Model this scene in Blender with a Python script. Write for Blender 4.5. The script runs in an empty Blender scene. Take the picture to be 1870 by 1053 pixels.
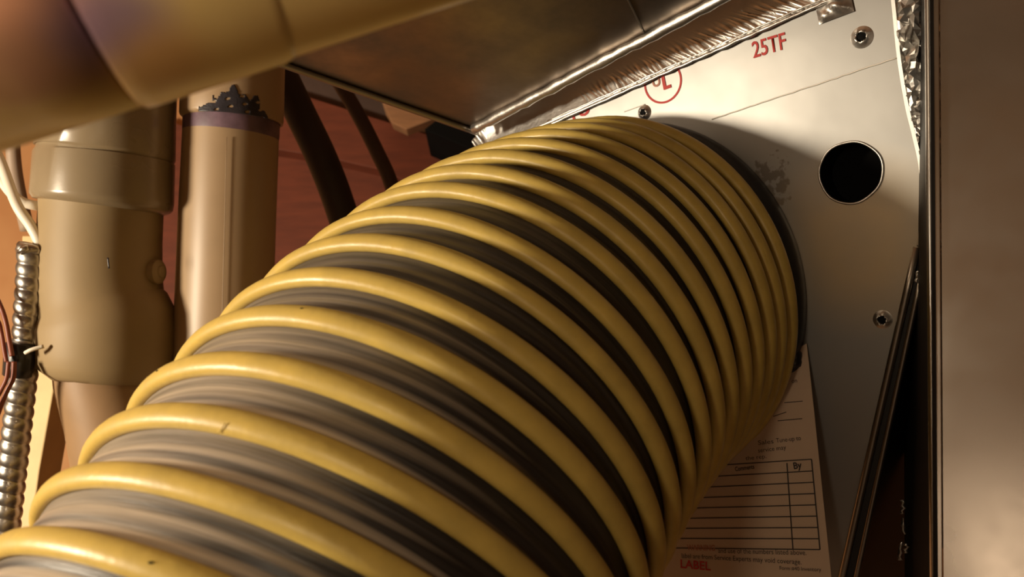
import bpy, bmesh, math, random
from mathutils import Vector, Matrix
import numpy as np

# ------------------------------------------------------------------ camera frame
F = 1500.0                       # focal length in pixels of the 1870 x 1053 frame
PITCH = math.radians(16)
RIGHT = Vector((1, 0, 0))
FWD = Vector((0, math.cos(PITCH), math.sin(PITCH)))
CUP = Vector((0, -math.sin(PITCH), math.cos(PITCH)))
def cw(v):                       # x right, y down, z forward (metres) -> world
    return RIGHT * v[0] - CUP * v[1] + FWD * v[2]
def at(px, py, z):               # where the sight line through a pixel lies z metres out
    return cw(((px - 935) / F * z, (py - 526.5) / F * z, z))

S = bpy.context.scene
cam = bpy.data.cameras.new('camera')
cam.sensor_width = 36
cam.lens = F / 1870 * 36
cam.clip_start = 0.01
cam_o = bpy.data.objects.new('camera', cam)
S.collection.objects.link(cam_o)
cam_o.rotation_euler = (math.pi / 2 + PITCH, 0, 0)
cam.dof.use_dof = True
cam.dof.focus_distance = 0.47
cam.dof.aperture_fstop = 12
S.camera = cam_o

S.view_settings.view_transform = 'Standard'
S.view_settings.look = 'None'
S.view_settings.gamma = 1
S.view_settings.use_curve_mapping = False
S.view_settings.exposure = 0.0

w = bpy.data.worlds.new('world'); S.world = w; w.use_nodes = True
w.node_tree.nodes['Background'].inputs[0].default_value = (1.0, 0.72, 0.45, 1)
w.node_tree.nodes['Background'].inputs[1].default_value = 0.02

def point(name, pos, power, size, col):
    l = bpy.data.lights.new(name, 'POINT'); l.energy = power; l.shadow_soft_size = size; l.color = col
    o = bpy.data.objects.new(name, l); S.collection.objects.link(o); o.location = pos
    return o
BULB = cw((-0.85, 0.0, 0.12))
point('bulb_light', BULB, 38.0, 0.06, (1.0, 0.84, 0.62))
point('fill_light', cw((-0.25, 0.24, -1.0)), 1.15, 0.10, (1.0, 0.72, 0.47))  # added fill behind the camera, for the cabinet and the shaded hose

point('pipe_fill_light', cw((-0.14, -0.05, -0.03)), 1.05, 0.03, (1.0, 0.80, 0.55))  # added fill beside the camera, brightens the close pipe

# ------------------------------------------------------------------ helpers
C = S.collection.objects
rnd = random.Random(7)

def link_mesh(name, verts, faces, mat, parent=None, smooth=True, uvs=None):
    off = parent['_w'] if parent is not None and '_w' in parent else (0, 0, 0)
    off = Vector(off)
    me = bpy.data.meshes.new(name)
    me.from_pydata([tuple(Vector(v) - off) for v in verts], [], faces)
    if uvs is not None:
        ul = me.uv_layers.new(name='UVMap')
        li = np.empty(len(me.loops), dtype=np.int32); me.loops.foreach_get('vertex_index', li)
        ul.data.foreach_set('uv', np.asarray(uvs, dtype=np.float32)[li].ravel())
    if smooth:
        me.polygons.foreach_set('use_smooth', [True] * len(me.polygons))
    if mat: me.materials.append(mat)
    me.update()
    o = bpy.data.objects.new(name, me); C.link(o)
    if parent is not None:
        o.parent = parent
        o['_w'] = tuple(off)
    return o

def thing(name, label, cat, pos, group=None):
    o = bpy.data.objects.new(name, None); C.link(o)
    o.empty_display_size = 0.05
    o.location = pos; o['_w'] = tuple(pos)
    o['label'] = label; o['category'] = cat
    if group: o['group'] = group
    return o

def tag(o, label, cat, group=None):
    o['label'] = label; o['category'] = cat
    if group: o['group'] = group
    return o

def frames(path):
    P = np.array([tuple(p) for p in path], float)
    d = np.gradient(P, axis=0); d /= np.linalg.norm(d, axis=1)[:, None]
    a = np.array([0.31, -0.52, 0.8]); a = a - d[0] * (a @ d[0]); a /= np.linalg.norm(a)
    A = [a]
    for i in range(1, len(P)):
        v = A[-1] - d[i] * (A[-1] @ d[i]); A.append(v / np.linalg.norm(v))
    A = np.array(A); return P, d, A, np.cross(d, A)

def spline(pts, n=40):
    """Catmull-Rom through the points"""
    p = [Vector(q) for q in pts]
    p = [2 * p[0] - p[1]] + p + [2 * p[-1] - p[-2]]
    out = []
    seg = len(p) - 3
    per = max(2, n // seg)
    for i in range(seg):
        a, b, c, d = p[i:i + 4]
        for k in range(per):
            t = k / per
            out.append(0.5 * ((2 * b) + (c - a) * t + (2 * a - 5 * b + 4 * c - d) * t * t + (3 * b - a - 3 * c + d) * t ** 3))
    out.append(p[-2]); return out

def tube(name, path, radii, mat, parent=None, seg=32, cap=True, mod=None, smooth=True):
    P, d, A, B = frames(path)
    if np.isscalar(radii): radii = [radii] * len(P)
    vs, fs = [], []
    for i in range(len(P)):
        for j in range(seg):
            ph = 2 * math.pi * j / seg
            r = radii[i] * (mod(i, ph) if mod else 1)
            vs.append(P[i] + r * (math.cos(ph) * A[i] + math.sin(ph) * B[i]))
    for i in range(len(P) - 1):
        for j in range(seg):
            k = (j + 1) % seg
            fs.append((i * seg + j, i * seg + k, (i + 1) * seg + k, (i + 1) * seg + j))
    if cap:
        fs.append(tuple(range(seg - 1, -1, -1)))
        fs.append(tuple((len(P) - 1) * seg + j for j in range(seg)))
    return link_mesh(name, vs, fs, mat, parent, smooth)

def sharp(o, deg=35):
    me = o.data
    bm = bmesh.new(); bm.from_mesh(me)
    for e in bm.edges:
        if len(e.link_faces) == 2 and e.calc_face_angle(0) > math.radians(deg): e.smooth = False
    bm.to_mesh(me); bm.free(); return o

def prism(name, base, depth_vec, mat, parent=None, bevel=0.0):
    """planar polygon swept along a vector"""
    n = len(base); dv = Vector(depth_vec)
    vs = [Vector(b) for b in base] + [Vector(b) + dv for b in base]
    fs = [tuple(range(n)), tuple(range(2 * n - 1, n - 1, -1))] + [(i, i + n, (i + 1) % n + n, (i + 1) % n) for i in range(n)]
    o = link_mesh(name, vs, fs, mat, parent, False)
    bm = bmesh.new(); bm.from_mesh(o.data)
    bmesh.ops.recalc_face_normals(bm, faces=bm.faces)
    if bevel: bmesh.ops.bevel(bm, geom=bm.edges[:], offset=bevel, segments=2, affect='EDGES', profile=0.5)
    bm.to_mesh(o.data); bm.free()
    return o

def box(name, cen, ax, ay, az, mat, parent=None, bevel=0.0):
    c = Vector(cen); ax, ay, az = Vector(ax), Vector(ay), Vector(az)
    return prism(name, [c - ax - ay - az, c + ax - ay - az, c + ax + ay - az, c - ax + ay - az], az * 2, mat, parent, bevel)

# ------------------------------------------------------------------ materials
def mat(name, col, rough=0.5, metal=0.0, var=0.0, vscale=8, col2=None, bump=0.0, bscale=60, spec=0.5,
        stretch=None, rvar=0.0, coords='Object', detail=4, coat=0.0):
    m = bpy.data.materials.new(name); m.use_nodes = True
    nt = m.node_tree; N = nt.nodes; L = nt.links
    b = N['Principled BSDF']
    b.inputs['Base Color'].default_value = (*col, 1)
    b.inputs['Roughness'].default_value = rough
    b.inputs['Metallic'].default_value = metal
    b.inputs['Specular IOR Level'].default_value = spec
    b.inputs['Coat Weight'].default_value = coat
    tc = N.new('ShaderNodeTexCoord'); src = tc.outputs[coords]
    if stretch:
        mp = N.new('ShaderNodeMapping'); mp.inputs['Scale'].default_value = stretch
        L.new(src, mp.inputs[0]); src = mp.outputs[0]
    if var or rvar or col2:
        n = N.new('ShaderNodeTexNoise'); n.inputs['Scale'].default_value = vscale; n.inputs['Detail'].default_value = detail
        n.inputs['Roughness'].default_value = 0.6
        L.new(src, n.inputs['Vector'])
        r = N.new('ShaderNodeMapRange'); r.inputs[1].default_value = 0.3; r.inputs[2].default_value = 0.7
        L.new(n.outputs['Fac'], r.inputs[0])
        if col2 or var:
            mx = N.new('ShaderNodeMix'); mx.data_type = 'RGBA'
            c2 = col2 or tuple(c * (1 - var) for c in col)
            mx.inputs[6].default_value = (*col, 1); mx.inputs[7].default_value = (*c2, 1)
            L.new(r.outputs[0], mx.inputs[0]); L.new(mx.outputs[2], b.inputs['Base Color'])
        if rvar:
            rr = N.new('ShaderNodeMapRange'); rr.inputs[3].default_value = max(0.02, rough - rvar); rr.inputs[4].default_value = rough + rvar
            L.new(r.outputs[0], rr.inputs[0]); L.new(rr.outputs[0], b.inputs['Roughness'])
    if bump:
        n2 = N.new('ShaderNodeTexNoise'); n2.inputs['Scale'].default_value = bscale; n2.inputs['Detail'].default_value = 3
        L.new(src, n2.inputs['Vector'])
        bp = N.new('ShaderNodeBump'); bp.inputs['Strength'].default_value = bump; bp.inputs['Distance'].default_value = 0.002
        L.new(n2.outputs['Fac'], bp.inputs['Height']); L.new(bp.outputs[0], b.inputs['Normal'])
    return m

M = {}
M['yellow'] = mat('yellow_vinyl', (0.66, 0.47, 0.115), 0.42, var=0.22, vscale=60, bump=0.08, bscale=220, rvar=0.08)
M['foil'] = mat('aluminium_foil', (0.80, 0.78, 0.74), 0.34, 1.0, var=0.16, vscale=16, bump=0.10, bscale=26, rvar=0.07)
M['tape'] = mat('foil_tape', (0.62, 0.60, 0.57), 0.40, 1.0, bump=0.25, bscale=120)
M['galv'] = mat('galvanised_sheet', (0.37, 0.31, 0.26), 0.40, 1.0, var=0.45, vscale=22, bump=0.12, bscale=40, rvar=0.10)
def close_pipe_material(surf):
    m = mat('close_plastic', (0.86, 0.62, 0.25), 0.30, 0.0, var=0.15, vscale=9, spec=0.6)
    nt = m.node_tree; N = nt.nodes; L = nt.links; b = N['Principled BSDF']
    prev = b.inputs['Base Color'].links[0].from_socket
    tc = N.new('ShaderNodeTexCoord')
    n = N.new('ShaderNodeTexNoise'); n.inputs['Scale'].default_value = 22; n.inputs['Detail'].default_value = 3
    L.new(tc.outputs['Object'], n.inputs['Vector'])
    for (px, py, rad_, col) in ((70, 20, 0.012, (0.80, 0.36, 0.24)), (130, 110, 0.010, (0.30, 0.16, 0.10)), (20, 150, 0.010, (0.36, 0.18, 0.11)), (205, 40, 0.010, (0.26, 0.17, 0.27)), (300, 110, 0.009, (0.60, 0.33, 0.12))):
        v = N.new('ShaderNodeVectorMath'); v.operation = 'DISTANCE'; v.inputs[1].default_value = surf(px, py) - at(300, 50, 0.2)
        L.new(tc.outputs['Object'], v.inputs[0])
        a = N.new('ShaderNodeMath'); a.operation = 'MULTIPLY_ADD'; a.inputs[1].default_value = 0.010; L.new(n.outputs['Fac'], a.inputs[0]); L.new(v.outputs['Value'], a.inputs[2])
        mr = N.new('ShaderNodeMapRange'); mr.interpolation_type = 'SMOOTHSTEP'
        mr.inputs[1].default_value = rad_ + 0.011; mr.inputs[2].default_value = rad_ * 0.5 + 0.003; mr.inputs[4].default_value = 0.85
        L.new(a.outputs[0], mr.inputs[0])
        mx = N.new('ShaderNodeMix'); mx.data_type = 'RGBA'; mx.inputs[7].default_value = (*col, 1)
        L.new(mr.outputs[0], mx.inputs[0]); L.new(prev, mx.inputs[6]); prev = mx.outputs[2]
    L.new(prev, b.inputs['Base Color'])
    return m
M['cabinet'] = mat('cabinet_metal', (0.82, 0.79, 0.75), 0.24, 1.0, var=0.10, vscale=14, bump=0.05, bscale=30, rvar=0.05)
M['shade_metal'] = mat('shade_side_metal', (0.014, 0.012, 0.011), 0.55, 0.0, var=0.4, vscale=20)  # near-black: shade of unlit sides and recesses put into the colour
M['black'] = mat('black_void', (0.006, 0.006, 0.006), 0.8, spec=0.1)
M['pvc_grey'] = mat('grey_pvc', (0.27, 0.205, 0.125), 0.28, var=0.14, vscale=14, bump=0.02, bscale=120, rvar=0.05)
M['pvc_matt'] = mat('grey_pvc_matt', (0.32, 0.23, 0.12), 0.55, var=0.14, vscale=14, spec=0.35)
M['pvc_beige'] = mat('beige_pvc', (0.40, 0.275, 0.16), 0.42, var=0.12, vscale=18)
M['pvc_brown'] = mat('tan_pvc', (0.33, 0.20, 0.10), 0.5, var=0.2, vscale=18)
M['primer'] = mat('purple_primer', (0.20, 0.12, 0.16), 0.5, var=0.5, vscale=60)
M['glue'] = mat('dark_glue', (0.045, 0.040, 0.05), 0.35, var=0.5, vscale=90)
M['rubber'] = mat('black_insulation', (0.035, 0.022, 0.018), 0.6, var=0.4, vscale=30)
M['rubber_brown'] = mat('brown_insulation', (0.075, 0.038, 0.026), 0.6, var=0.4, vscale=30)
M['wall'] = mat('orange_wall', (0.62, 0.33, 0.14), 0.7, var=0.25, vscale=5, col2=(0.50, 0.22, 0.08))
M['redwood'] = mat('red_board', (0.20, 0.045, 0.018), 0.7, var=0.35, vscale=14, stretch=(1, 6, 6))
M['wood'] = mat('joist_wood', (0.52, 0.27, 0.13), 0.75, var=0.4, vscale=14, stretch=(1, 8, 8))
M['greywood'] = mat('grey_beam', (0.10, 0.06, 0.045), 0.75, var=0.4, vscale=14)
M['pine'] = mat('pale_pine', (0.80, 0.60, 0.30), 0.6, var=0.15, vscale=30)
M['steel'] = mat('conduit_steel', (0.55, 0.51, 0.46), 0.33, 1.0, var=0.35, vscale=40, rvar=0.1)
M['cable'] = mat('white_cable', (0.78, 0.72, 0.60), 0.45)
M['cable_grey'] = mat('grey_cable', (0.34, 0.25, 0.18), 0.5)
M['wire'] = mat('red_wire', (0.22, 0.055, 0.030), 0.45)
M['tape_black'] = mat('black_tape', (0.018, 0.017, 0.017), 0.35, bump=0.3, bscale=80)
M['paper'] = mat('paper', (0.66, 0.50, 0.37), 0.75, var=0.10, vscale=25)
M['ink'] = mat('ink', (0.05, 0.04, 0.04), 0.7)
M['ink_red'] = mat('ink_red', (0.55, 0.03, 0.025), 0.6)
M['ink_faint'] = mat('ink_faint', (0.50, 0.20, 0.13), 0.6)
M['concrete'] = mat('concrete', (0.30, 0.26, 0.22), 0.85, var=0.3, vscale=4)
M['plaster'] = mat('plaster', (0.28, 0.20, 0.13), 0.8, var=0.15, vscale=3)

def hose_material():
    m = bpy.data.materials.new('hose_fabric'); m.use_nodes = True
    nt = m.node_tree; N = nt.nodes; L = nt.links; b = N['Principled BSDF']
    uv = N.new('ShaderNodeTexCoord')
    mp = N.new('ShaderNodeMapping'); mp.inputs['Scale'].default_value = (2.2, 7.0, 1)
    L.new(uv.outputs['UV'], mp.inputs[0])
    n = N.new('ShaderNodeTexNoise'); n.inputs['Scale'].default_value = 1.6; n.inputs['Detail'].default_value = 6
    n.inputs['Roughness'].default_value = 0.62
    L.new(mp.outputs[0], n.inputs['Vector'])
    r = N.new('ShaderNodeValToRGB')
    r.color_ramp.elements[0].position = 0.36; r.color_ramp.elements[0].color = (0.006, 0.005, 0.005, 1)
    r.color_ramp.elements[1].position = 0.66; r.color_ramp.elements[1].color = (0.035, 0.028, 0.024, 1)
    L.new(n.outputs['Fac'], r.inputs[0])
    # dust on up-facing fabric, its pale colour also standing in for the lit side
    g = N.new('ShaderNodeNewGeometry')
    sx = N.new('ShaderNodeSeparateXYZ'); L.new(g.outputs['Normal'], sx.inputs[0])
    mr = N.new('ShaderNodeMapRange'); mr.inputs[1].default_value = 0.24; mr.inputs[2].default_value = 0.74
    mr.inputs[3].default_value = 0.0; mr.inputs[4].default_value = 0.95
    L.new(sx.outputs['Z'], mr.inputs[0])
    mu = N.new('ShaderNodeMath'); mu.operation = 'MULTIPLY'
    mr2 = N.new('ShaderNodeMapRange'); mr2.inputs[1].default_value = 0.3; mr2.inputs[2].default_value = 0.62; mr2.inputs[3].default_value = 0.5
    L.new(n.outputs['Fac'], mr2.inputs[0])
    # paler at the near end: light falloff put into the colour
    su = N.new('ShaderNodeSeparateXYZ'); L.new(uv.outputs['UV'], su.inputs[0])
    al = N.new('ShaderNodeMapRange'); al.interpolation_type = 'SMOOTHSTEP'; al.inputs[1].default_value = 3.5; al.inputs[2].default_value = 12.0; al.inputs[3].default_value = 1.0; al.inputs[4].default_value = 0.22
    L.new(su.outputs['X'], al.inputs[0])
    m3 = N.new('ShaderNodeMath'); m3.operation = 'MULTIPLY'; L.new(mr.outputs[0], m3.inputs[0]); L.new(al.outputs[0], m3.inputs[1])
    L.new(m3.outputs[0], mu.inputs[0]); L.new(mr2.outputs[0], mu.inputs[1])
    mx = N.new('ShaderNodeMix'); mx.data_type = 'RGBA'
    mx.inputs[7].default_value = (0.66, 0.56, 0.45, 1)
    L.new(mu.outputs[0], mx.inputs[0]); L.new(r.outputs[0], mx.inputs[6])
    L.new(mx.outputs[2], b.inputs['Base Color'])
    b.inputs['Roughness'].default_value = 0.42
    b.inputs['Specular IOR Level'].default_value = 0.7
    bp = N.new('ShaderNodeBump'); bp.inputs['Strength'].default_value = 0.35; bp.inputs['Distance'].default_value = 0.0012
    L.new(n.outputs['Fac'], bp.inputs['Height']); L.new(bp.outputs[0], b.inputs['Normal'])
    return m
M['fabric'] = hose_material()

# ------------------------------------------------------------------ the room
def structure(o):
    o['kind'] = 'structure'; return o
X0, X1, Y0, Y1, Z0, Z1 = -1.9, 1.5, -1.9, 1.12, -1.55, 0.95
def slab(name, a, b, m):
    a, b = Vector(a), Vector(b); c = (a + b) / 2; h = (b - a) / 2
    return structure(box(name, c, (h.x, 0, 0), (0, h.y, 0), (0, 0, h.z), m))
slab('wall_back', (X0, Y1, Z0), (X1, Y1 + 0.1, Z1), M['wall'])
slab('wall_left', (X0 - 0.1, Y0, Z0), (X0, Y1, Z1), M['plaster'])
slab('wall_right', (X1, Y0, Z0), (X1 + 0.1, Y1, Z1), M['plaster'])
slab('wall_front', (X0, Y0 - 0.1, Z0), (X1, Y0, Z1), M['plaster'])
slab('floor', (X0, Y0, Z0 - 0.1), (X1, Y1, Z0), M['concrete'])
slab('ceiling', (X0, Y0, Z1), (X1, Y1, Z1 + 0.1), M['wood'])

# ------------------------------------------------------------------ plenum (the foil-faced box)
n_c = np.array([.62, -.1, .78]); n_c /= np.linalg.norm(n_c)
D0 = 0.5005
def zpan(px, py, off=0.0):
    d = np.array([(px - 935) / F, (py - 526.5) / F, 1.0])
    return (D0 - off) / (n_c @ d)
def pan(px, py, off=0.0):        # the point of the panel's plane (off metres proud of it)
    return at(px, py, zpan(px, py, off))
NW = cw(n_c)                                                   # into the plenum
rr = np.array([.765, -.175, -.619]); rr -= n_c * (rr @ n_c); rr /= np.linalg.norm(rr)
UW = cw(rr)                                                    # along the panel, to the right
VW = UW.cross(-NW) * -1
if VW.z < 0: VW = -VW

plenum = thing('supply_plenum', 'foil-faced duct board plenum with a round black hole that the striped hose plugs into', 'duct', pan(1300, 700, 0))

outline = [(868, 262), (890, 282), (1011, 224), (1180, 149), (1340, 78), (1530, -6), (1620, -46), (1628, 0), (1640, 105), (1667, 230), (1682, 305),
           (1676, 440), (1548, 1000), (1490, 1250), (1150, 1250), (900, 1100)]
HOLE = (1553, 315, 52)
def panel_mesh():
    bm = bmesh.new()
    O = pan(1400, 500)
    def add(loop):
        vs = [bm.verts.new(p) for p in loop]
        return [bm.edges.new((vs[i], vs[(i + 1) % len(vs)])) for i in range(len(vs))]
    es = add([pan(x, y) for x, y in outline])
    hc = pan(HOLE[0], HOLE[1]); hr = 0.0176
    circ = [hc + (UW * math.cos(a) + VW * math.sin(a)) * hr * (1 + 0.012 * math.sin(3 * a + 1) + 0.008 * math.sin(7 * a)) for a in [2 * math.pi * i / 72 for i in range(72)]]
    es += add(circ)
    bmesh.ops.triangle_fill(bm, use_beauty=True, edges=es, normal=-NW)
    kill = [f for f in bm.faces if (f.calc_center_median() - hc).length < hr * 0.9 and all((v.co - hc).length < hr * 1.1 for v in f.verts)]
    bmesh.ops.delete(bm, geom=kill, context='FACES_ONLY')
    for f in bm.faces:
        if f.normal.dot(-NW) < 0: f.normal_flip()
    vs = [v.co.copy() for v in bm.verts]; bm.verts.index_update()
    fs = [tuple(v.index for v in f.verts) for f in bm.faces]
    bm.free(); return vs, fs, hc, hr
pv, pf, HC, HR = panel_mesh()

def panel_material():
    m = mat('foil_panel', (0.36, 0.355, 0.345), 0.47, 0.9, var=0.10, vscale=10, bump=0.10, bscale=20, rvar=0.05)
    nt = m.node_tree; N = nt.nodes; L = nt.links; b = N['Principled BSDF']
    # a scuffed, dusty smear of old sealant beside the hose collar
    tc = N.new('ShaderNodeTexCoord')
    base = b.inputs['Base Color'].links[0].from_socket
    rough = b.inputs['Roughness'].links[0].from_socket
    def blob(px, py, r):
        v = N.new('ShaderNodeVectorMath'); v.operation = 'DISTANCE'
        v.inputs[1].default_value = pan(px, py) - Vector(plenum['_w'])
        L.new(tc.outputs['Object'], v.inputs[0])
        mr = N.new('ShaderNodeMapRange'); mr.inputs[1].default_value = r; mr.inputs[2].default_value = r * 0.35
        L.new(v.outputs['Value'], mr.inputs[0]); return mr.outputs[0]
    n = N.new('ShaderNodeTexNoise'); n.inputs['Scale'].default_value = 190; n.inputs['Detail'].default_value = 5
    L.new(tc.outputs['Object'], n.inputs['Vector'])
    a = blob(1400, 335, 0.026)
    ad = N.new('ShaderNodeMath'); ad.operation = 'MULTIPLY_ADD'; ad.inputs[1].default_value = 2.6; L.new(n.outputs['Fac'], ad.inputs[0]); L.new(a, ad.inputs[2])
    st = N.new('ShaderNodeMapRange'); st.inputs[1].default_value = 2.0; st.inputs[2].default_value = 2.25; st.inputs[4].default_value = 0.75
    L.new(ad.outputs[0], st.inputs[0])
    mx = N.new('ShaderNodeMix'); mx.data_type = 'RGBA'; mx.inputs[7].default_value = (0.20, 0.17, 0.14, 1)
    L.new(st.outputs[0], mx.inputs[0]); L.new(base, mx.inputs[6])
    # yellow-brown noise tint in a patch below the hole
    n3 = N.new('ShaderNodeTexNoise'); n3.inputs['Scale'].default_value = 14; n3.inputs['Detail'].default_value = 5
    L.new(tc.outputs['Object'], n3.inputs['Vector'])
    t = blob(1560, 440, 0.060)
    mu = N.new('ShaderNodeMath'); mu.operation = 'MULTIPLY'; L.new(t, mu.inputs[0]); L.new(n3.outputs['Fac'], mu.inputs[1])
    mx2 = N.new('ShaderNodeMix'); mx2.data_type = 'RGBA'; mx2.inputs[7].default_value = (0.62, 0.46, 0.25, 1)
    L.new(mu.outputs[0], mx2.inputs[0]); L.new(mx.outputs[2], mx2.inputs[6])
    L.new(mx2.outputs[2], b.inputs['Base Color'])
    mr = N.new('ShaderNodeMix'); mr.data_type = 'FLOAT'
    mr.inputs[3].default_value = 0.75
    L.new(st.outputs[0], mr.inputs[0]); L.new(rough, mr.inputs[2]); L.new(mr.outputs[0], b.inputs['Roughness'])
    return m
M['panel'] = panel_material()
front = link_mesh('front_panel', pv, pf, M['panel'], plenum, False)
front.data.materials.append(M['black'])
sm = front.modifiers.new('solid', 'SOLIDIFY'); sm.thickness = 0.022; sm.offset = -1; sm.material_offset_rim = 1; sm.material_offset = 1  # rim and back coloured black to hold the shade inside the hole

# the inside behind the hole, and the side that turns away at the right
hw = 0.05
box('hole_dark', HC + NW * 0.085, UW * 0.035, VW * hw, NW * 0.06, M['black'], plenum)  # black box standing in for the unlit inside
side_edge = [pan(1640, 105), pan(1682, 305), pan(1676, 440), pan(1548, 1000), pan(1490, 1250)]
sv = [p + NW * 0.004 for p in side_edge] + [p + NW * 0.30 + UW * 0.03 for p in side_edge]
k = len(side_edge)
side = link_mesh('side_panel', sv, [(i, i + 1, i + 1 + k, i + k) for i in range(k - 1)], M['shade_metal'], plenum, False)
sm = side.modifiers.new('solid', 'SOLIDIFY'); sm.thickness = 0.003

# the folded double edge strip running down the right side of the panel
def edge_strip():
    a, b = pan(1675, 452, 0.003), pan(1536, 1060, 0.003)
    a2, b2 = pan(1690, 470, 0.003), pan(1562, 1060, 0.003)
    e = (b - a)
    b, b2 = b + e * 0.25, b2 + (b2 - a2) * 0.25
    tube('edge_hem', [a + (b - a) * t / 10 for t in range(11)], 0.0022, M['galv_edge'], plenum, 12)
    tube('edge_hem', [a2 + (b2 - a2) * t / 10 for t in range(11)], 0.0016, M['galv_edge'], plenum, 12)
    prism('edge_channel', [a + NW * .001, a2 + NW * .001, b2 + NW * .001, b + NW * .001], NW * 0.002, M['shade_metal'], plenum)  # shade between the two hems put into the colour
M['galv_edge'] = mat('edge_metal', (0.40, 0.36, 0.31), 0.35, 1.0, var=0.2, vscale=30)
edge_strip()

# overhead duct: height of its underside above the camera
HU = 0.2885
upc = np.array([0, -math.cos(PITCH), math.sin(PITCH)])
def und(px, py, dh=0.0):
    d = np.array([(px - 935) / F, (py - 526.5) / F, 1.0])
    return at(px, py, (HU + dh) / (upc @ d))

# top flange strip of the plenum, from the panel's top line up to the duct, foil taped and crinkled
def flange():
    nu, nv = 520, 22
    vs, fs = [], []
    lo_a, lo_b = pan(868, 287, 0.001), pan(1625, -50, 0.001)
    hi_a, hi_b = pan(862, 222, 0.002), pan(1420, -80, 0.004)
    rr_ = random.Random(3)
    ph = [rr_.uniform(0, 6.28) for _ in range(12)]
    def wav(u):
        return (math.sin(u * 390 + ph[0] + 3 * math.sin(u * 31)) + 0.9 * math.sin(u * 617 + ph[1] + 2 * math.sin(u * 23)) + 0.7 * math.sin(u * 183 + ph[2])) / 2.4
    for i in range(nu + 1):
        u = i / nu
        for j in range(nv + 1):
            v = j / nv
            p = (lo_a.lerp(lo_b, u)).lerp(hi_a.lerp(hi_b, u), v)
            cr = max(0.0, min(1, (u - 0.33) * 8)) * math.exp(-((v - 0.22) / 0.16) ** 2)
            end = max(0, 1 - u * 22)
            off = 0.0012 * wav(u + 0.004 * math.sin(v * 9 + u * 60)) * cr + 0.0035 * end * math.sin(v * 17 + u * 300) - 0.003 * math.sin(math.pi * v) + 0.0015
            vs.append(p - NW * off)
    W = nv + 1
    for i in range(nu):
        for j in range(nv):
            fs.append((i * W + j, i * W + j + 1, (i + 1) * W + j + 1, (i + 1) * W + j))
    o = link_mesh('top_flange', vs, fs, M['tape'], plenum, True)
    sm = o.modifiers.new('solid', 'SOLIDIFY'); sm.thickness = 0.0008
    # rolled upper edge
    ra_, rb_ = und(866, 236, -0.003), und(1420, -56, -0.003)
    pth = [ra_.lerp(rb_, t / 40) + Vector((0, 0, rr_.uniform(-.0004, .0004))) for t in range(41)]
    tube('rolled_edge', pth, [0.0034 + rr_.uniform(-.0005, .0005) for _ in pth], M['tape'], plenum, 14)
    # lower tape line: narrow doubled foil bead
    for off, r in ((0.0, 0.0011), (-8, 0.0007)):
        pth = [pan(1000 + 640 * t / 60, 229 - 0.444 * 640 * t / 60 + off + rr_.uniform(-1, 1), 0.003) for t in range(61)]
        tube('tape_edge', pth, [r * rr_.uniform(0.7, 1.3) for _ in pth], M['tape'], plenum, 8)
flange()

# crinkled foil tape wrapped around the right corner
def corner_tape():
    rr_ = random.Random(11)
    left = [(1622, -50), (1630, 0), (1641, 105), (1655, 190), (1668, 245), (1680, 300), (1684, 360), (1680, 425), (1672, 470)]
    L_ = spline([pan(x, y, 0.0015) for x, y in left], 90)
    n = len(L_); W = 13
    vs, fs = [], []
    for i, p in enumerate(L_):
        t = i / (n - 1)
        wid = 0.026 * (1 - 0.55 * t)
        for j in range(W):
            s = j / (W - 1)
            q = p + UW * wid * s + NW * (wid * 0.55 * s * s)
            a = 0.0022 * (0.35 + (0.9 if 0.15 < t < 0.30 or t > 0.55 else 0.25)) * (s > 0.05)
            q += NW * rr_.uniform(-a, a) + UW * rr_.uniform(-a, a) * 0.5 + VW * rr_.uniform(-a, a) * 0.5
            vs.append(q)
    for i in range(n - 1):
        for j in range(W - 1):
            a = i * W + j
            if rr_.random() < 0.5: fs += [(a, a + 1, a + W), (a + 1, a + W + 1, a + W)]
            else: fs += [(a, a + 1, a + W + 1), (a, a + W + 1, a + W)]
    o = link_mesh('corner_tape', vs, fs, M['tape'], plenum, False)
    # the part lapped flat on the panel
    vs, fs = [], []
    for i, p in enumerate(L_):
        vs += [p - UW * 0.0008 - NW * 0.0003, p + UW * 0.0012 - NW * 0.0006]
    fs = [(2 * i, 2 * i + 1, 2 * i + 3, 2 * i + 2) for i in range(n - 1)]
    link_mesh('tape_lap', vs, fs, M['panel'], plenum, True)
    # torn curls of foil dangling in the dark gap
    for (px, py, l) in ((1668, 485, 30), (1674, 505, 22), (1684, 585, 16), (1683, 612, 14), (1648, 925, 26), (1651, 960, 30), (1645, 1005, 34), (1655, 1000, 18)):
        pts = [pan(px + rr_.uniform(-3, 3), py + l * (q / 5 - .5), -0.012 if py > 560 else 0.004) for q in range(6)]
        vs = []
        for p in pts:
            wv = 0.0014 * rr_.uniform(.4, 1)
            vs += [p - UW * wv + NW * rr_.uniform(-.001, .001), p + UW * wv + NW * rr_.uniform(-.001, .001)]
        o = link_mesh('foil_curl', vs, [(2 * q, 2 * q + 1, 2 * q + 3, 2 * q + 2) for q in range(5)], M['tape'], plenum, True)
        o.modifiers.new('solid', 'SOLIDIFY').thickness = 0.0003
corner_tape()

# crease running across the panel
pth = [pan(1300 + 342 * t / 30, 218 - 0.3333 * 342 * t / 30 + rnd.uniform(-.7, .7), 0.0004) for t in range(31)]
M['crease'] = mat('crease_foil', (0.86, 0.82, 0.74), 0.6, 0.2)
tube('panel_crease', pth, 0.0004, M['crease'], plenum, 6)
pth = [pan(1140 + 38 * t / 8, 204 - 0.36 * 38 * t / 8, 0.0003) for t in range(9)]
tube('panel_crease', pth, 0.0003, M['crease'], plenum, 6)
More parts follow.
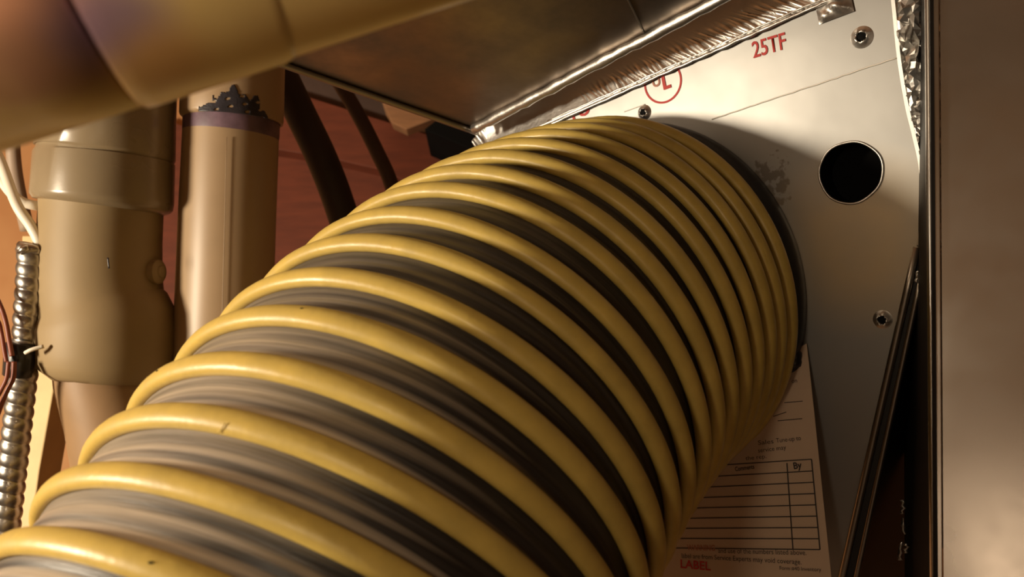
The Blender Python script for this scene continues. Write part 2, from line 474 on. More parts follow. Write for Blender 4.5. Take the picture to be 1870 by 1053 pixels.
# rim of the cut hole
pth = [HC + (UW * math.cos(a) + VW * math.sin(a)) * HR * 1.012 * (1 + 0.012 * math.sin(3 * a + 1) + 0.008 * math.sin(7 * a)) - NW * 0.0004 for a in [2 * math.pi * i / 72 for i in range(73)]]
tube('hole_rim', pth, 0.0007, M['tape'], plenum, 8, cap=False)

# screws and punctures
def puncture(px, py, r, screw):
    c = pan(px, py, 0.0002)
    vs, fs = [], []; n = 24; rr_ = random.Random(px)
    prof = [(2.1, 0.0), (1.6, 0.0006), (1.15, 0.0022), (0.95, 0.0026), (0.85, 0.0010), (0.8, -0.0008)]
    for (q, h) in prof:
        for i in range(n):
            a = 2 * math.pi * i / n
            k_ = q * (1 + (0.14 * rr_.uniform(-1, 1) if q < 1.3 else 0))
            vs.append(c + (UW * math.cos(a) + VW * math.sin(a)) * r * k_ - NW * h * (1 + 0.5 * rr_.uniform(-1, 1)))
    for s in range(len(prof) - 1):
        for i in range(n):
            fs.append((s * n + i, s * n + (i + 1) % n, (s + 1) * n + (i + 1) % n, (s + 1) * n + i))
    o = link_mesh('torn_rim', vs, fs, M['tape'], plenum, True)
    bm = bmesh.new(); bm.from_mesh(o.data); bmesh.ops.recalc_face_normals(bm, faces=bm.faces); bm.to_mesh(o.data); bm.free()
    tube('screw_head' if screw else 'puncture', [c - NW * 0.0015, c - NW * 0.0008, c + NW * 0.0012], [r * 0.7, r * 0.84, r * 0.84], M['black'], plenum, 20)
puncture(1574, 68, 0.0030, False)
puncture(1612, 583, 0.0026, True)
puncture(1177, 205, 0.0024, True)
# bulged foil pocket at the top
c = pan(1524, 16, 0.001)
vs, fs = [], []
for i in range(13):
    for j in range(9):
        a, b = (i - 6) / 6, (j - 4) / 4
        h = 0.004 * max(0, 1 - a * a) * max(0, 1 - b * b) * (1 + 0.5 * math.sin(5 * a + 3 * b))
        vs.append(c + UW * a * 0.010 + VW * b * 0.0055 - NW * h)
for i in range(12):
    for j in range(8):
        fs.append((i * 9 + j, i * 9 + j + 1, (i + 1) * 9 + j + 1, (i + 1) * 9 + j))
link_mesh('foil_pocket', vs, fs, M['tape'], plenum, True)

# printing
def text_obj(name, s, org, ux, uy, nrm, height, m, parent, bold=0.0, align='LEFT', squeeze=1.0, shear=0.0):
    cu = bpy.data.curves.new(name, 'FONT'); cu.body = s; cu.size = 1.0; cu.offset = bold; cu.align_x = align; cu.shear = shear
    cu.resolution_u = 3
    tmp = bpy.data.objects.new('tmp', cu); C.link(tmp)
    bpy.context.view_layer.update()
    me = bpy.data.meshes.new_from_object(tmp)
    bpy.data.objects.remove(tmp); bpy.data.curves.remove(cu)
    k_ = height / 0.70
    off = Vector(parent['_w'])
    for v in me.vertices:
        q = org + ux * v.co.x * k_ * squeeze + uy * v.co.y * k_ + nrm * 0.0002
        v.co = q - off
    me.materials.clear(); me.materials.append(m)
    o = bpy.data.objects.new(name, me); C.link(o); o.parent = parent; o['_w'] = tuple(off)
    return o
def panel_text(name, s, p0, p1, height, m, bold=0.02):
    a, b = pan(*p0, 0.0002), pan(*p1, 0.0002)
    ux = (b - a); L_ = ux.length; ux.normalize()
    uy = ux.cross(NW); 
    if uy.z < 0: uy = -uy
    o = text_obj(name, s, Vector((0, 0, 0)), Vector((1, 0, 0)), Vector((0, 1, 0)), Vector((0, 0, 0)), 0.70, m, {'_w': (0, 0, 0)} if False else plenum0, bold)
    xs = [v.co.x for v in o.data.vertices]; sx = L_ / (max(xs) - min(xs)); x0 = min(xs)
    off = Vector(plenum['_w'])
    for v in o.data.vertices:
        v.co = a + ux * (v.co.x - x0) * sx + uy * v.co.y * (height / 0.70) - NW * 0.0003 - off
    o.parent = plenum; o['_w'] = tuple(off)
    return o
class _P(dict): pass
plenum0 = bpy.data.objects.new('tmp_root', None); plenum0['_w'] = (0.0, 0.0, 0.0); C.link(plenum0)
panel_text('printed_code', '25TF', (1376, 106), (1437, 88), 0.0098, M['ink_red'], 0.012)
panel_text('printed_code', 'TO', (1040, 221), (1079, 206), 0.0085, M['ink_red'], 0.03)
panel_text('printed_mark', 'L', (1212, 163), (1226, 158), 0.0080, M['ink_red'], 0.05)
panel_text('printed_mark', 'U', (1193, 160), (1207, 155), 0.0080, M['ink_faint'], 0.02)
# ring of the certification mark
cc = pan(1210, 150, 0.0003); R0, R1 = 0.0126, 0.0140
vs, fs = [], []
for i in range(49):
    a = 2 * math.pi * i / 48
    d = UW * math.cos(a) + VW * math.sin(a)
    vs += [cc + d * R0, cc + d * R1]
fs = [(2 * i, 2 * i + 1, 2 * i + 3, 2 * i + 2) for i in range(48)]
link_mesh('printed_ring', vs, fs, M['ink_red'], plenum, False)

# ------------------------------------------------------------------ overhead duct
od = thing('overhead_duct', 'brownish sheet metal trunk duct overhead, seen from below', 'duct', und(1000, 60))
A_, C_, B_ = und(872, 238), und(470, 97), und(1420, -60)
E_, G_ = und(300, -700), und(1500, -700)
prism('underside_sheet', [A_, C_, C_ + (E_ - A_) * 0.0 + Vector((-0.25, -0.62, 0)), B_ + Vector((0.1, -0.55, 0)), B_ + (B_ - A_) * 0.3, B_], Vector((0, 0, 0.0015)), M['galv'], od)
prism('side_sheet', [C_, A_, A_ + Vector((0, 0, 0.2)), C_ + Vector((0, 0, 0.2))], (A_ - C_).cross(Vector((0, 0, 1))).normalized() * -0.0015, M['galv'], od)
lipd = (A_ - C_).normalized(); lipn = Vector((0, 0, 1)).cross(lipd)
tube('edge_flange', [C_.lerp(A_, t / 12) + Vector((0, 0, -0.002)) for t in range(13)], 0.0022, M['galv_edge'], od, 10)
s0, s1 = und(1152, 10, -0.0006), und(1176, 60, -0.0006)
tube('seam', [s0.lerp(s1, t / 6) for t in range(-8, 7)], 0.0006, M['galv_edge'], od, 6)

# ------------------------------------------------------------------ hose
CP = np.array([[-0.1235, 0.2146, 0.283], [-0.0882, 0.171, 0.3189], [-0.0746, 0.1116, 0.3865], [-0.0078, 0.0273, 0.4671], [0.0818, 0.0072, 0.5721]])
SK = np.array([0.0686, 0.0935, 0.1181, 0.1424, 0.1682, 0.1917, 0.2162, 0.239, 0.2633, 0.2838, 0.3044, 0.3257, 0.3453, 0.3644, 0.3798, 0.3977])
T = np.linspace(0, 1, 161)
BB = np.stack([math.comb(4, i) * T ** i * (1 - T) ** (4 - i) for i in range(5)], 1)
core = BB @ CP
t0 = core[0] - core[1]; t0 /= np.linalg.norm(t0)
down = -upc
back = [core[0]]; dcur = t0.copy()
for i in range(1, 181):
    wgt = min(1, i / 120) * 0.02
    dcur = dcur * (1 - wgt) + down * wgt; dcur /= np.linalg.norm(dcur)
    back.append(back[-1] + dcur * 0.004)
te = core[-1] - core[-2]; te /= np.linalg.norm(te)
fwd = []
p = core[-1].copy(); dcur = te.copy()
for i in range(1, 2):
    dcur = dcur * 0.6 + n_c * 0.4; dcur /= np.linalg.norm(dcur)
    p = p + dcur * 0.002; fwd.append(p.copy())
HP = np.array(back[:0:-1] + list(core) + fwd)
i0 = len(back) - 1
tt = np.gradient(HP, axis=0); tt /= np.linalg.norm(tt, axis=1)[:, None]
nn = np.zeros_like(tt)
v = np.array([0.3, -0.5, -1.0]); v -= tt[i0] * (v @ tt[i0]); nn[i0] = v / np.linalg.norm(v)
for i in range(i0 + 1, len(tt)):
    v = nn[i - 1] - tt[i] * (nn[i - 1] @ tt[i]); nn[i] = v / np.linalg.norm(v)
for i in range(i0 - 1, -1, -1):
    v = nn[i + 1] - tt[i] * (nn[i + 1] @ tt[i]); nn[i] = v / np.linalg.norm(v)
ss = np.concatenate([[0], np.cumsum(np.linalg.norm(np.diff(HP, axis=0), axis=1))]); ss -= ss[i0]
def hose_pt(s, ang, r):
    c = np.stack([np.interp(s, ss, HP[:, j]) for j in range(3)], -1)
    t_ = np.stack([np.interp(s, ss, tt[:, j]) for j in range(3)], -1)
    n_ = np.stack([np.interp(s, ss, nn[:, j]) for j in range(3)], -1)
    n_ /= np.linalg.norm(n_, axis=-1)[..., None]
    b_ = np.cross(t_, n_)
    rad = np.cos(ang)[..., None] * n_ + np.sin(ang)[..., None] * b_
    return c + rad * r[..., None], rad, t_
NB = 31                                                     # turns that run on below the frame
kk = np.arange(-NB, 18)
sk_all = np.concatenate([SK[0] - 0.0236 * np.arange(NB, 0, -1), SK, [SK[-1] + 0.0145, SK[-1] + 0.029]])
def Sof(u): return np.interp(u, kk, sk_all)
CWm = np.array([list(RIGHT), list(-CUP), list(FWD)])        # rows: camera axes in world
def to_world(a): return a @ CWm

hose = thing('flexible_hose', 'big black ribbed flexible duct hose with a yellow spiral wear strip', 'hose', Vector(to_world(core[80])))
u0, u1 = -24.0, 15.92
SEG = 110
us = np.linspace(u0, u1, int((u1 - u0) * SEG))
# fabric wall: a strip one pitch wide wound along the helix
NV = 19
vv = np.linspace(0, 1, NV)
U, V = np.meshgrid(us, vv, indexing='ij')
th = 2 * np.pi * U
s = Sof(np.minimum(U + V, 16.4))
rng = np.random.default_rng(5)
wob = 0.12 * np.sin(2 * np.pi * U * 0.37 + 1.0) + 0.10 * np.sin(2 * np.pi * U * 1.31)
amp = 0.55 + 0.45 * np.sin(2 * np.pi * U * 0.53 + 2 * np.sin(U * 2.2))
wr = np.exp(-((V - 0.40 - 0.3 * wob * 0.5) / 0.055) ** 2) * 1.0 + np.exp(-((V - 0.66 + wob * 0.2) / 0.05) ** 2) * (0.4 + 0.6 * amp) + 0.5 * np.exp(-((V - 0.24) / 0.03) ** 2) * amp
rad = 0.1196 - 0.0016 * np.sin(np.pi * V) ** 0.7 - 0.0009 * wr
rad += 0.0003 * np.sin(2 * np.pi * U * 7.3 + 5 * V) * np.sin(np.pi * V)
pos, _, _ = hose_pt(s, th, rad)
pos = to_world(pos.reshape(-1, 3))
nU = len(us)
idx = np.arange(nU * NV).reshape(nU, NV)
q = np.stack([idx[:-1, :-1], idx[1:, :-1], idx[1:, 1:], idx[:-1, 1:]], -1).reshape(-1, 4)
uvs = np.stack([U.ravel() * 2 * math.pi * 0.12 * 3, V.ravel()], 1)
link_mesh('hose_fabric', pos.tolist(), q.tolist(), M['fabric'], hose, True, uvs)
# yellow wear strip: half-round bead
NP = 16
pa = np.linspace(0, 2 * np.pi, NP, endpoint=False)
U, A = np.meshgrid(us, pa, indexing='ij')
th = 2 * np.pi * U
c_, rd, t_ = hose_pt(Sof(U), th, np.full(U.shape, 0.1213))
wv = (1 + 0.03 * np.sin(U * 5.1) + 0.02 * np.sin(U * 17.3 + 1)) * np.clip((u1 - U) / 0.16, 0.12, 1) ** 0.6
hw_, hh_ = 0.0053, 0.0039
pos = c_ + rd * (np.sin(A) * hh_)[..., None] * wv[..., None] + t_ * (np.cos(A) * hw_)[..., None] * wv[..., None]
pos = to_world(pos.reshape(-1, 3))
idx = np.arange(nU * NP).reshape(nU, NP)
nx = np.roll(idx, -1, axis=1)
q = np.stack([idx[:-1], nx[:-1], nx[1:], idx[1:]], -1).reshape(-1, 4)
fl = q.tolist() + [idx[0].tolist(), idx[-1][::-1].tolist()]
link_mesh('wear_strip', pos.tolist(), fl, M['yellow'], hose, True)
# black collar where it meets the panel
cend = HP[-1]
ce = Vector(to_world(cend)); 
dd = (D0 - n_c @ cend)
col_path = [ce + NW * q for q in (-0.016, -0.011, -0.007, -0.004, dd - 0.0014, dd - 0.0004)]
tube('collar', col_path, [0.1150, 0.1185, 0.1205, 0.1212, 0.1215, 0.1200], M['tape_black'], hose, 96)
# nick and specks on the strip
bpy.context.view_layer.update()
dg = bpy.context.evaluated_depsgraph_get()
def on_surface(px, py):
    d = at(px, py, 1.0).normalized()
    hit, loc, nor, *_ = S.ray_cast(dg, Vector((0, 0, 0)) + d * 0.25, d)
    return loc, nor
for px, py, r_ in ((276, 1027, .00055), (287, 677, .0005), (551, 563, .0004)):
    loc, nor = on_surface(px, py)
    d_ = Vector((0, 0, 1)).cross(nor).normalized()
    tube('nick', [loc - d_ * r_ * 1.6, loc - d_ * r_, loc + d_ * r_, loc + d_ * r_ * 1.6], [r_ * .4, r_ * .8, r_ * .8, r_ * .4], M['black'], hose, 8)
hair = [on_surface(x, y) for x, y in ((401, 788), (407, 781), (413, 773))]
tube('stray_fibre', spline([l + n_ * 0.0006 for l, n_ in hair], 8), 0.00022, M['yellow'], hose, 6)
# blob of black sealant hanging under the collar
blob = pan(1450, 655, 0.005)
tube('sealant_blob', spline([blob + VW * 0.008, blob + VW * 0.003 + UW * .001, blob - VW * 0.001, blob - VW * 0.005 - UW * .001, blob - VW * 0.0075], 12), [.0035] * 3 + [.0045] * 3 + [.0052] * 3 + [.0042] * 3 + [.0015], M['tape_black'], hose, 12)

# ------------------------------------------------------------------ service label
pn = np.array([.644, .208, .737]); pn /= np.linalg.norm(pn)
X0_ = np.array([(1473 - 935) / F, (628 - 526.5) / F, 1.0]) * (zpan(1473, 628) - 0.0025)
pd = pn @ X0_
def pap(px, py, off=0.0):
    d = np.array([(px - 935) / F, (py - 526.5) / F, 1.0])
    return at(px, py, (pd - off) / (pn @ d))
PN = cw(pn)
label = thing('service_label', 'worn paper service record sheet with an empty ruled table, hanging below the hose collar', 'label', pap(1400, 900))
poly = [(1473, 627), (1486, 745), (1500, 880), (1519, 1060), (1526, 1130), (1120, 1130), (1190, 990), (1245, 880), (1335, 775), (1400, 710), (1436, 668), (1450, 640), (1463, 632)]
prism('sheet', [pap(x, y) for x, y in poly], PN * 0.0004, M['paper'], label)
def pline(p0, p1, w_=0.0004, m='ink'):
    a, b = pap(*p0, 0.0003), pap(*p1, 0.0003)
    d = (b - a).normalized(); s_ = d.cross(PN).normalized() * w_
    return link_mesh('ruled_line', [a - s_, b - s_, b + s_, a + s_], [(0, 1, 2, 3)], M[m], label, False)
# right border, column line, eight rows
RB = lambda t: (1482 + 15.5 * t, 838 + 165 * t)
CB = lambda t: (1437 + 11 * t, 845 + 157 * t)
pline(RB(0), RB(1)); pline(CB(0), CB(1))
rows = [0, .128, .252, .376, .50, .625, .75, .875, 1.0]
for t in [0, .13, .255, .38, .505, .63, .755, .88, 1.0]:
    x1, y1 = RB(t)
    sl = -0.065 + 0.076 * t
    x0 = 1225 + 20 * (1 - t) + (60 * (1 - t))
    pline((x0, y1 - sl * (x1 - x0)), (x1, y1), 0.00032)
def ptext(s_, p0, p1, h, m='ink', bold=0.0):
    a, b = pap(*p0, 0.0004), pap(*p1, 0.0004)
    ux = (b - a); L_ = ux.length; ux.normalize(); uy = ux.cross(PN)
    if uy.z < 0: uy = -uy
    o = text_obj('printed_text', s_, Vector((0, 0, 0)), Vector((1, 0, 0)), Vector((0, 1, 0)), Vector((0, 0, 0)), 0.70, M[m], plenum0, bold)
    xs = [v.co.x for v in o.data.vertices]; x0 = min(xs); sx = L_ / (max(xs) - x0)
    off = Vector(label['_w'])
    for v in o.data.vertices:
        v.co = a + ux * (v.co.x - x0) * sx + uy * v.co.y * (h / 0.70) - PN * 0.0001 - off
    o.parent = label; o['_w'] = tuple(off)
ptext('By', (1450, 856), (1465, 854), 0.0038, 'ink', 0.03)
ptext('Tune-up to', (1418, 808), (1463, 803), 0.0027)
ptext('Sales', (1385, 812), (1413, 809), 0.0027)
ptext('service may', (1385, 826), (1436, 820), 0.0027)
ptext('the rep.', (1362, 840), (1400, 836), 0.0025)
ptext('Comments', (1343, 860), (1378, 855), 0.0026, 'ink', 0.02)
ptext('on', (1446, 699), (1456, 698), 0.0027)
ptext('WARNING', (1255, 1004), (1306, 1005), 0.0034, 'ink_faint', 0.02)
ptext('and use of the numbers listed above.', (1312, 1009), (1473, 1013), 0.0029)
ptext('label are from Service Experts may void coverage.', (1245, 1018), (1464, 1030), 0.0029)
ptext('LABEL', (1243, 1036), (1298, 1041), 0.0050, 'ink_red', 0.02)
ptext('Form #40 Inventory', (1424, 1040), (1500, 1043), 0.0022)
for (a, b) in (((1432, 735), (1466, 732)), ((1420, 768), (1465, 764)), ((1412, 760), (1436, 752))):
    pline(a, b, 0.00025)

# ------------------------------------------------------------------ near cabinet at the right
nc = np.array([-.42, -.10, -.90]); nc /= np.linalg.norm(nc)
CZ = 0.40
c0 = np.array([(1700 - 935) / F, 0, 1.0]) * CZ
def cabp(px, py, off=0.0):
    d = np.array([(px - 935) / F, (py - 526.5) / F, 1.0])
    return at(px, py, (nc @ c0 - off) / (nc @ d))
cab = thing('sheet_metal_cabinet', 'bare satin metal furnace cabinet side close by, cutting off the view', 'cabinet', cabp(1750, 900))
CN = cw(nc)
prism('side_sheet', [cabp(1716, -120), cabp(1724, 1180), cabp(2300, 1500), cabp(2300, -500)], -CN * 0.002, M['cabinet'], cab)
tube('edge_hem', [cabp(1698, -120).lerp(cabp(1710, 1180), t / 20) - CN * 0.001 for t in range(21)], 0.0027, M['cabinet'], cab, 16)
prism('edge_flange', [cabp(1692, -120, -.003), cabp(1703, 1180, -.003), cabp(1722, 1180, -.003), cabp(1714, -120, -.003)], -CN * 0.0015, M['cabinet'], cab, 0.0004)
bk = [cabp(1697, -120, -.006), cabp(1706, 1180, -.006)]
prism('return_sheet', [bk[0], bk[1], bk[1] + Vector((0.06, 0.16, 0)), bk[0] + Vector((0.06, 0.16, 0))], Vector((0.002, 0, 0)), M['shade_metal'], cab)

# ------------------------------------------------------------------ round duct close overhead at the top left
rd_ = thing('plastic_pipe', 'glossy cream plastic pipe with purplish primer stains, close and blurred, above the grey elbow', 'pipe', at(300, 50, 0.2))
RR = 0.036
# the lower outline as seen from where the photographer stood lies in one plane; the pipe rests on it
e1, e2 = Vector(((0 - 935) / F, (279 - 526.5) / F, 1)), Vector(((700 - 935) / F, (52 - 526.5) / F, 1))
om = e2.cross(e1).normalized()
if om.y > 0: om = -om
def duct_axis(px, z, r):
    k_ = (px - 0) / 700
    e = e1.lerp(e2, k_); e = e / e.z * z
    return Vector(cw(e + om * r))
a0, a1, a2 = duct_axis(-1200, 0.17, RR), duct_axis(262, 0.195, RR), duct_axis(1700, 0.24, RR)
def pipe_surface(px, py):
    ax_ = (a2 - a1).normalized(); d = at(px, py, 1.0).normalized()
    dp = d - ax_ * d.dot(ax_); o_ = -a1; op = o_ - ax_ * o_.dot(ax_)
    A_q, B_q, C_q = dp.dot(dp), 2 * dp.dot(op), op.dot(op) - RR * RR
    disc = max(0.0, B_q * B_q - 4 * A_q * C_q)
    return d * ((-B_q - math.sqrt(disc)) / (2 * A_q))
M['duct'] = close_pipe_material(pipe_surface)
tube('pipe_section', [a0.lerp(a1, t / 10) for t in range(11)], RR, M['duct'], rd_, 96)
dv = (a2 - a1)
tube('pipe_coupling', [a1 + dv * t for t in (0.0, 0.002, 0.005, 0.02, 0.15, 0.158, 0.162)], [RR * q for q in (1.0, 1.012, 1.022, 1.024, 1.024, 1.012, 1.0)], M['duct'], rd_, 96)
tube('pipe_section', [a1 + dv * t / 10 for t in range(0, 11)], RR, M['duct'], rd_, 96)

# ------------------------------------------------------------------ pvc
def px_tube(name, rows_, z, m, parent, seg=64, n=0, cap=True):
    path = [at(x, y, z + dz) for (x, y, r, dz) in rows_]
    return sharp(tube(name, path, [r * z / F for (x, y, r, dz) in rows_], m, parent, seg, cap), 40)
Z1_ = 0.63
pf1 = thing('pvc_elbow_pipe', 'fat grey plastic drain pipe with coupling and elbow, beside the metal conduit', 'pipe', at(190, 480, Z1_))
px_tube('coupling', [(212, 60, 96, 0), (207, 140, 109, 0), (199, 225, 114, 0), (195, 279, 117, 0), (194.8, 282, 115, 0), (194.5, 284, 113, 0), (194, 288, 113, 0), (193.8, 290, 117, 0),
                     (190, 362, 119, 0), (189, 370, 118, 0), (188.5, 376, 113, 0), (188, 380, 100, 0)], Z1_, M['pvc_grey'], pf1)
px_tube('upper_pipe', [(262, -900, 92, 0), (235, -400, 92, 0), (212, 70, 92, 0), (205, 180, 92, 0)], Z1_, M['pvc_matt'], pf1)
px_tube('elbow_body', [(189, 330, 104, 0), (187, 390, 103, 0), (184, 440, 104, 0), (183, 500, 105, 0), (185, 540, 106, 0), (190, 560, 110, 0), (195, 580, 117, 0), (196, 600, 119, 0), (196, 640, 118, 0),
                       (195, 662, 116, 0), (193, 680, 108, 0), (192, 687, 98, 0), (192, 688, 86, 0)], Z1_, M['pvc_matt'], pf1, 72)
px_tube('lower_pipe', [(186, 640, 83, 0), (190, 690, 83, 0), (210, 770, 83, .0), (222, 840, 83, 0), (222, 930, 82, 0), (214, 1090, 82, 0)], Z1_, M['pvc_brown'], pf1)
# moulding boss on the elbow's side
bc = at(284, 496, Z1_ - 0.006); bd = cw((0.985, 0.0, -0.17))
sharp(tube('mould_boss', [bc - bd * 0.012, bc + bd * 0.003, bc + bd * 0.0042, bc + bd * 0.0045, bc + bd * 0.0058, bc + bd * 0.006], [0.0095, 0.0092, 0.0078, 0.0050, 0.0042, 0.001], M['pvc_matt'], pf1, 28), 40)
# pencil tick on the body
tube('ink_tick', [at(197 + t * .4, 470 + t * 4, Z1_ - 0.0445) for t in range(6)], 0.0006, M['glue'], pf1, 8)

Z2_ = 0.655
pf2 = thing('pvc_straight_pipe', 'straight beige plastic pipe with purple-primed coupling, behind the hose', 'pipe', at(415, 420, Z2_))
px_tube('pipe', [(428, 120, 83, 0), (424, 210, 83.5, 0), (416, 400, 85, 0), (408, 620, 86, 0), (398, 900, 87, 0), (390, 1150, 88, 0)], Z2_, M['pvc_beige'], pf2)
px_tube('upper_pipe', [(475, -900, 83, 0), (452, -400, 83, 0), (430, 80, 83, 0)], Z2_, M['pvc_beige'], pf2)
px_tube('coupling', [(432, 40, 88, 0), (428, 120, 89, 0), (425, 190, 90.5, 0), (424.3, 214, 90.5, 0), (424, 219, 89.5, 0), (423.9, 221, 86, 0), (423.9, 221.5, 83, 0)], Z2_, M['pvc_beige'], pf2)
px_tube('primer_ring', [(423.9, 220, 83.6, 0), (423.7, 224, 84.2, 0), (422.9, 244, 84.3, 0), (422.5, 250, 83.4, 0)], Z2_, M['primer'], pf2)
# smear of dark glue on the coupling: patch of blobs over the surface
def smear():
    rr_ = random.Random(4)
    axis0, axis1 = at(428, 120, Z2_), at(423.9, 221, Z2_)
    vs, fs = [], []
    d = (axis1 - axis0).normalized()
    side = cw((1, 0, 0)); side = (side - d * side.dot(d)).normalized(); fr = side.cross(d)
    if fr.dot(FWD) > 0: fr = -fr
    R = 91.0 * Z2_ / F
    nA, nH = 90, 44
    def ok(i, j):
        a = i / (nA - 1); h = j / (nH - 1)
        top = 0.22 + 0.34 * math.sin(a * math.pi) + 0.10 * math.sin(a * 17) + 0.07 * math.sin(a * 41 + 1) + 0.05 * rr_.random()
        if math.sin(a * 23 + h * 9) * math.sin(a * 7 - h * 14) > 0.72: return False
        return h > 1 - top * (1.25 if 0.2 < a < 0.85 else 0.6)
    keep = {}
    for i in range(nA):
        for j in range(nH):
            ang = math.radians(-18 + 78 * i / (nA - 1))
            h = 0.50 + 0.52 * j / (nH - 1)
            p_ = axis0.lerp(axis1, h) + (side * math.sin(ang) + fr * math.cos(ang)) * (R * 1.004 + rr_.uniform(0, .00015))
            vs.append(p_)
    for i in range(nA - 1):
        for j in range(nH - 1):
            if ok(i, j):
                a = i * nH + j; fs.append((a, a + 1, a + nH + 1, a + nH))
    o = link_mesh('glue_smear', vs, fs, M['glue'], pf2, True)
    o.modifiers.new('solid', 'SOLIDIFY').thickness = 0.0006
smear()
# moulding seam
tube('mould_seam', [at(414 - t * 1.0, 250 + t * 40, Z2_ - 85.5 * Z2_ / F * 0.999) for t in range(0, 12)], 0.00025, M['pvc_beige'], pf2, 6)

# ------------------------------------------------------------------ insulated lines
Z3 = 0.76
o = tube('insulated_pipe', spline([at(470, 30, Z3), at(505, 115, Z3), (at(545, 200, Z3)), at(588, 290, Z3), at(622, 380, Z3 + .01), at(650, 480, Z3 + .02), at(680, 640, Z3 + .03)], 60), 28.5 * Z3 / F, M['rubber'], None, 32)
tag(o, 'thick black insulated line slanting down behind the hose', 'pipe')
Z4 = 0.82
o = tube('insulated_pipe', spline([at(560, 60, Z4), at(612, 140, Z4), at(652, 205, Z4), at(690, 280, Z4), at(714, 335, Z4), at(735, 420, Z4 + .01), at(750, 540, Z4)], 60), 13.5 * Z4 / F, M['rubber_brown'], None, 24)
tag(o, 'thin dark brown line slanting down, right of the thick black one', 'pipe')

# ------------------------------------------------------------------ timber behind
def aty(px, py, Y):              # where the sight line meets a plane parallel to the back wall
    q = at(px, py, 1.0); return q * (Y / q.y)
def board(name, pts, Y, depth, m, label_, cat='board'):
    o = prism(name, [aty(x, y, Y) for (x, y) in pts], Vector((0, depth, 0)), m, None, 0.0012)
    return tag(o, label_, cat)
board('wooden_board', [(440, 140), (568, 178), (665, 209), (762, 239), (900, 284), (900, 420), (705, 312), (600, 288), (440, 262)], 1.06, Y1 - 1.06, M['redwood'], 'upper red-brown board behind the dark lines')
board('wooden_board', [(290, 215), (440, 262), (600, 288), (705, 312), (900, 400), (900, 900), (290, 900)], 1.085, Y1 - 1.085, M['redwood'], 'lower red-brown board behind the straight beige pipe')
board('wooden_joist', [(430, 60), (520, 115), (640, 165), (702, 186), (715, 226), (665, 209), (560, 176), (430, 138)], 1.09, Y1 - 1.09, M['greywood'], 'grey-brown joist end under the overhead duct', 'joist')
board('wooden_block', [(695, 178), (800, 214), (742, 236), (716, 224)], 1.04, Y1 - 1.04, M['wood'], 'small pale orange block of wood under the overhead duct', 'block')
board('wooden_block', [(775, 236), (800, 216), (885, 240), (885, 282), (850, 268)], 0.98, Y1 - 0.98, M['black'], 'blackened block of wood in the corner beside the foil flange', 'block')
sq = [aty(x, y, 0.72) for (x, y) in ((70, 430), (108, 640), (102, 690), (72, 860), (20, 1250))]
sq2 = [aty(x, y, 0.72) for (x, y) in ((-50, 1250), (18, 860), (40, 640), (40, 430))]
sq += [Vector((sq[-1].x - .05, .72, Z0)), Vector((sq2[0].x - .05, .72, Z0))] + sq2
tag(prism('wooden_stud', sq, Vector((0, 0.035, 0)), M['pine'], None, 0.0012), 'pale pine stud behind the metal conduit', 'stud')

# ------------------------------------------------------------------ armoured conduit, cables, wires
cond = thing('armoured_conduit', 'ribbed metal flexible conduit running down the left edge', 'conduit', at(45, 700, .6))
def armoured(name, ctrl, r, pitch):
    base = spline(ctrl, 60)
    P = np.array([tuple(p_) for p_ in base]); L_ = np.concatenate([[0], np.cumsum(np.linalg.norm(np.diff(P, axis=0), axis=1))])
    n = int(L_[-1] / pitch * 12)
    sv_ = np.linspace(0, L_[-1], n)
    Q = [Vector([np.interp(x, L_, P[:, j]) for j in range(3)]) for x in sv_]
    def mod(i, ph):
        return 1 + 0.14 * (abs(math.sin(math.pi * (sv_[i] / pitch) + ph / 2)) ** 0.7 - 0.6)
    return tube(name, Q, r, M['steel'], cond, 28, True, mod)
ZC = 0.60
armoured('armour', [at(58, 462, ZC), at(55, 520, ZC), at(50, 590, ZC), at(46, 650, ZC), at(38, 720, ZC), at(29, 800, ZC), at(20, 880, ZC), at(10, 970, ZC), at(-5, 1100, ZC)], 23.5 * ZC / F, 0.0092)
# frayed end with a bushing
rr_ = random.Random(9)
tube('end_bushing', [at(58, 466, ZC), at(58, 456, ZC), at(59, 449, ZC), at(60, 445, ZC)], [.0092, .0106, .0102, .0085], M['steel'], cond, 20, True, lambda i, ph: 1 + 0.10 * math.sin(ph * 5 + i))
tube('end_tab', [at(52, 452, ZC - .01), at(42, 455, ZC - .011), at(33, 461, ZC - .011)], [.0022, .0026, .0012], M['steel'], cond, 10)

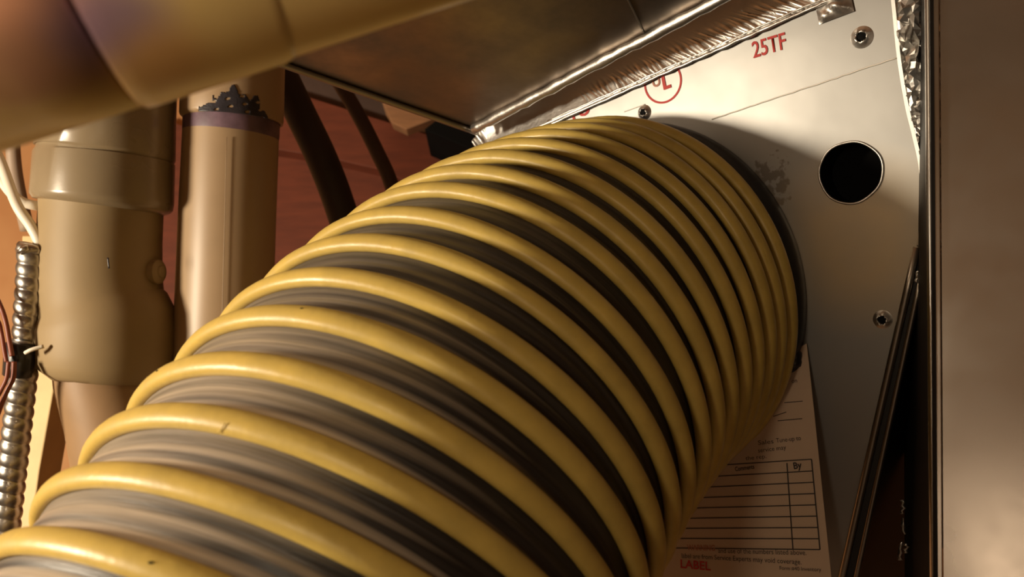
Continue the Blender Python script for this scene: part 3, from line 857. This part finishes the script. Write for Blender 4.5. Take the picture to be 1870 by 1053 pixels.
def cable(name, pts, r, m, lab, cat='cable', seg=16):
    o = tube(name, spline(pts, 48), r, m, None, seg)
    return tag(o, lab, cat)
cable('electric_cable', [at(-240, -500, .66), at(-140, -120, .65), at(-60, 150, .63), at(-25, 240, .62), at(3, 300, .61), at(30, 372, .60), at(56, 412, .60), at(70, 440, .60), at(66, 456, .60)], .0038, M['cable'], 'white cable curving down into the top of the metal conduit')
cable('electric_cable', [at(-420, -450, .68), at(-240, -50, .66), at(-50, 260, .64), at(-5, 318, .63), at(20, 352, .625), at(45, 370, .625), at(80, 376, .64), at(130, 372, .72)], .0037, M['cable'], 'white cable bending away behind the grey pipe coupling')
cable('electric_cable', [at(5, -500, .72), at(14, -60, .72), at(18, 150, .72), at(22, 240, .72), at(26, 300, .72), at(34, 350, .72), at(50, 420, .73)], .0058, M['cable_grey'], 'grey-brown cable hanging behind the white cables')
cable('thin_wire', [at(-30, 500, .585), at(-2, 552, .58), at(10, 585, .58), at(17, 622, .58), at(22, 650, .58)], .0017, M['wire'], 'upper dark red wire of the bundle taped to the conduit, nearest the tape', 'wire', 10)
cable('thin_wire', [at(-40, 540, .585), at(-6, 582, .58), at(2, 605, .58), at(8, 640, .58), at(12, 660, .58)], .0015, M['wire'], 'upper dark red wire of the bundle, outer one at the frame edge', 'wire', 10)
cable('thin_wire', [at(26, 660, .58), at(24, 690, .58), at(12, 715, .58), at(0, 745, .58), at(-20, 800, .58)], .0017, M['wire'], 'lower dark red wire leaving the black tape downward, inner one', 'wire', 10)
cable('thin_wire', [at(16, 660, .575), at(12, 690, .575), at(2, 712, .575), at(-12, 740, .575), at(-30, 790, .575)], .0015, M['wire'], 'lower dark red wire leaving the black tape downward, outer one', 'wire', 10)

tb = thing('tape_wrap', 'black tape wrap with pale tie tail holding the wires to the conduit', 'tape', at(35, 655, .57))
ax = (at(38, 690, .60) - at(46, 625, .60)).normalized()
px_c = at(36, 656, .596)
tube('tape_roll', [px_c - ax * .0125, px_c - ax * .0115, px_c - ax * .004, px_c + ax * .005, px_c + ax * .0115, px_c + ax * .0125], [.0100, .0114, .0118, .0113, .0110, .0095], M['tape_black'], tb, 12, True, lambda i, ph: 1 + 0.10 * math.cos(2 * ph))
tube('tie_tail', spline([at(46, 644, .578), at(58, 638, .577), at(80, 632, .58)], 10), .0014, M['cable'], tb, 8)

# ------------------------------------------------------------------ tidy
bpy.data.objects.remove(plenum0)
for o in list(S.objects):
    if '_w' in o: del o['_w']
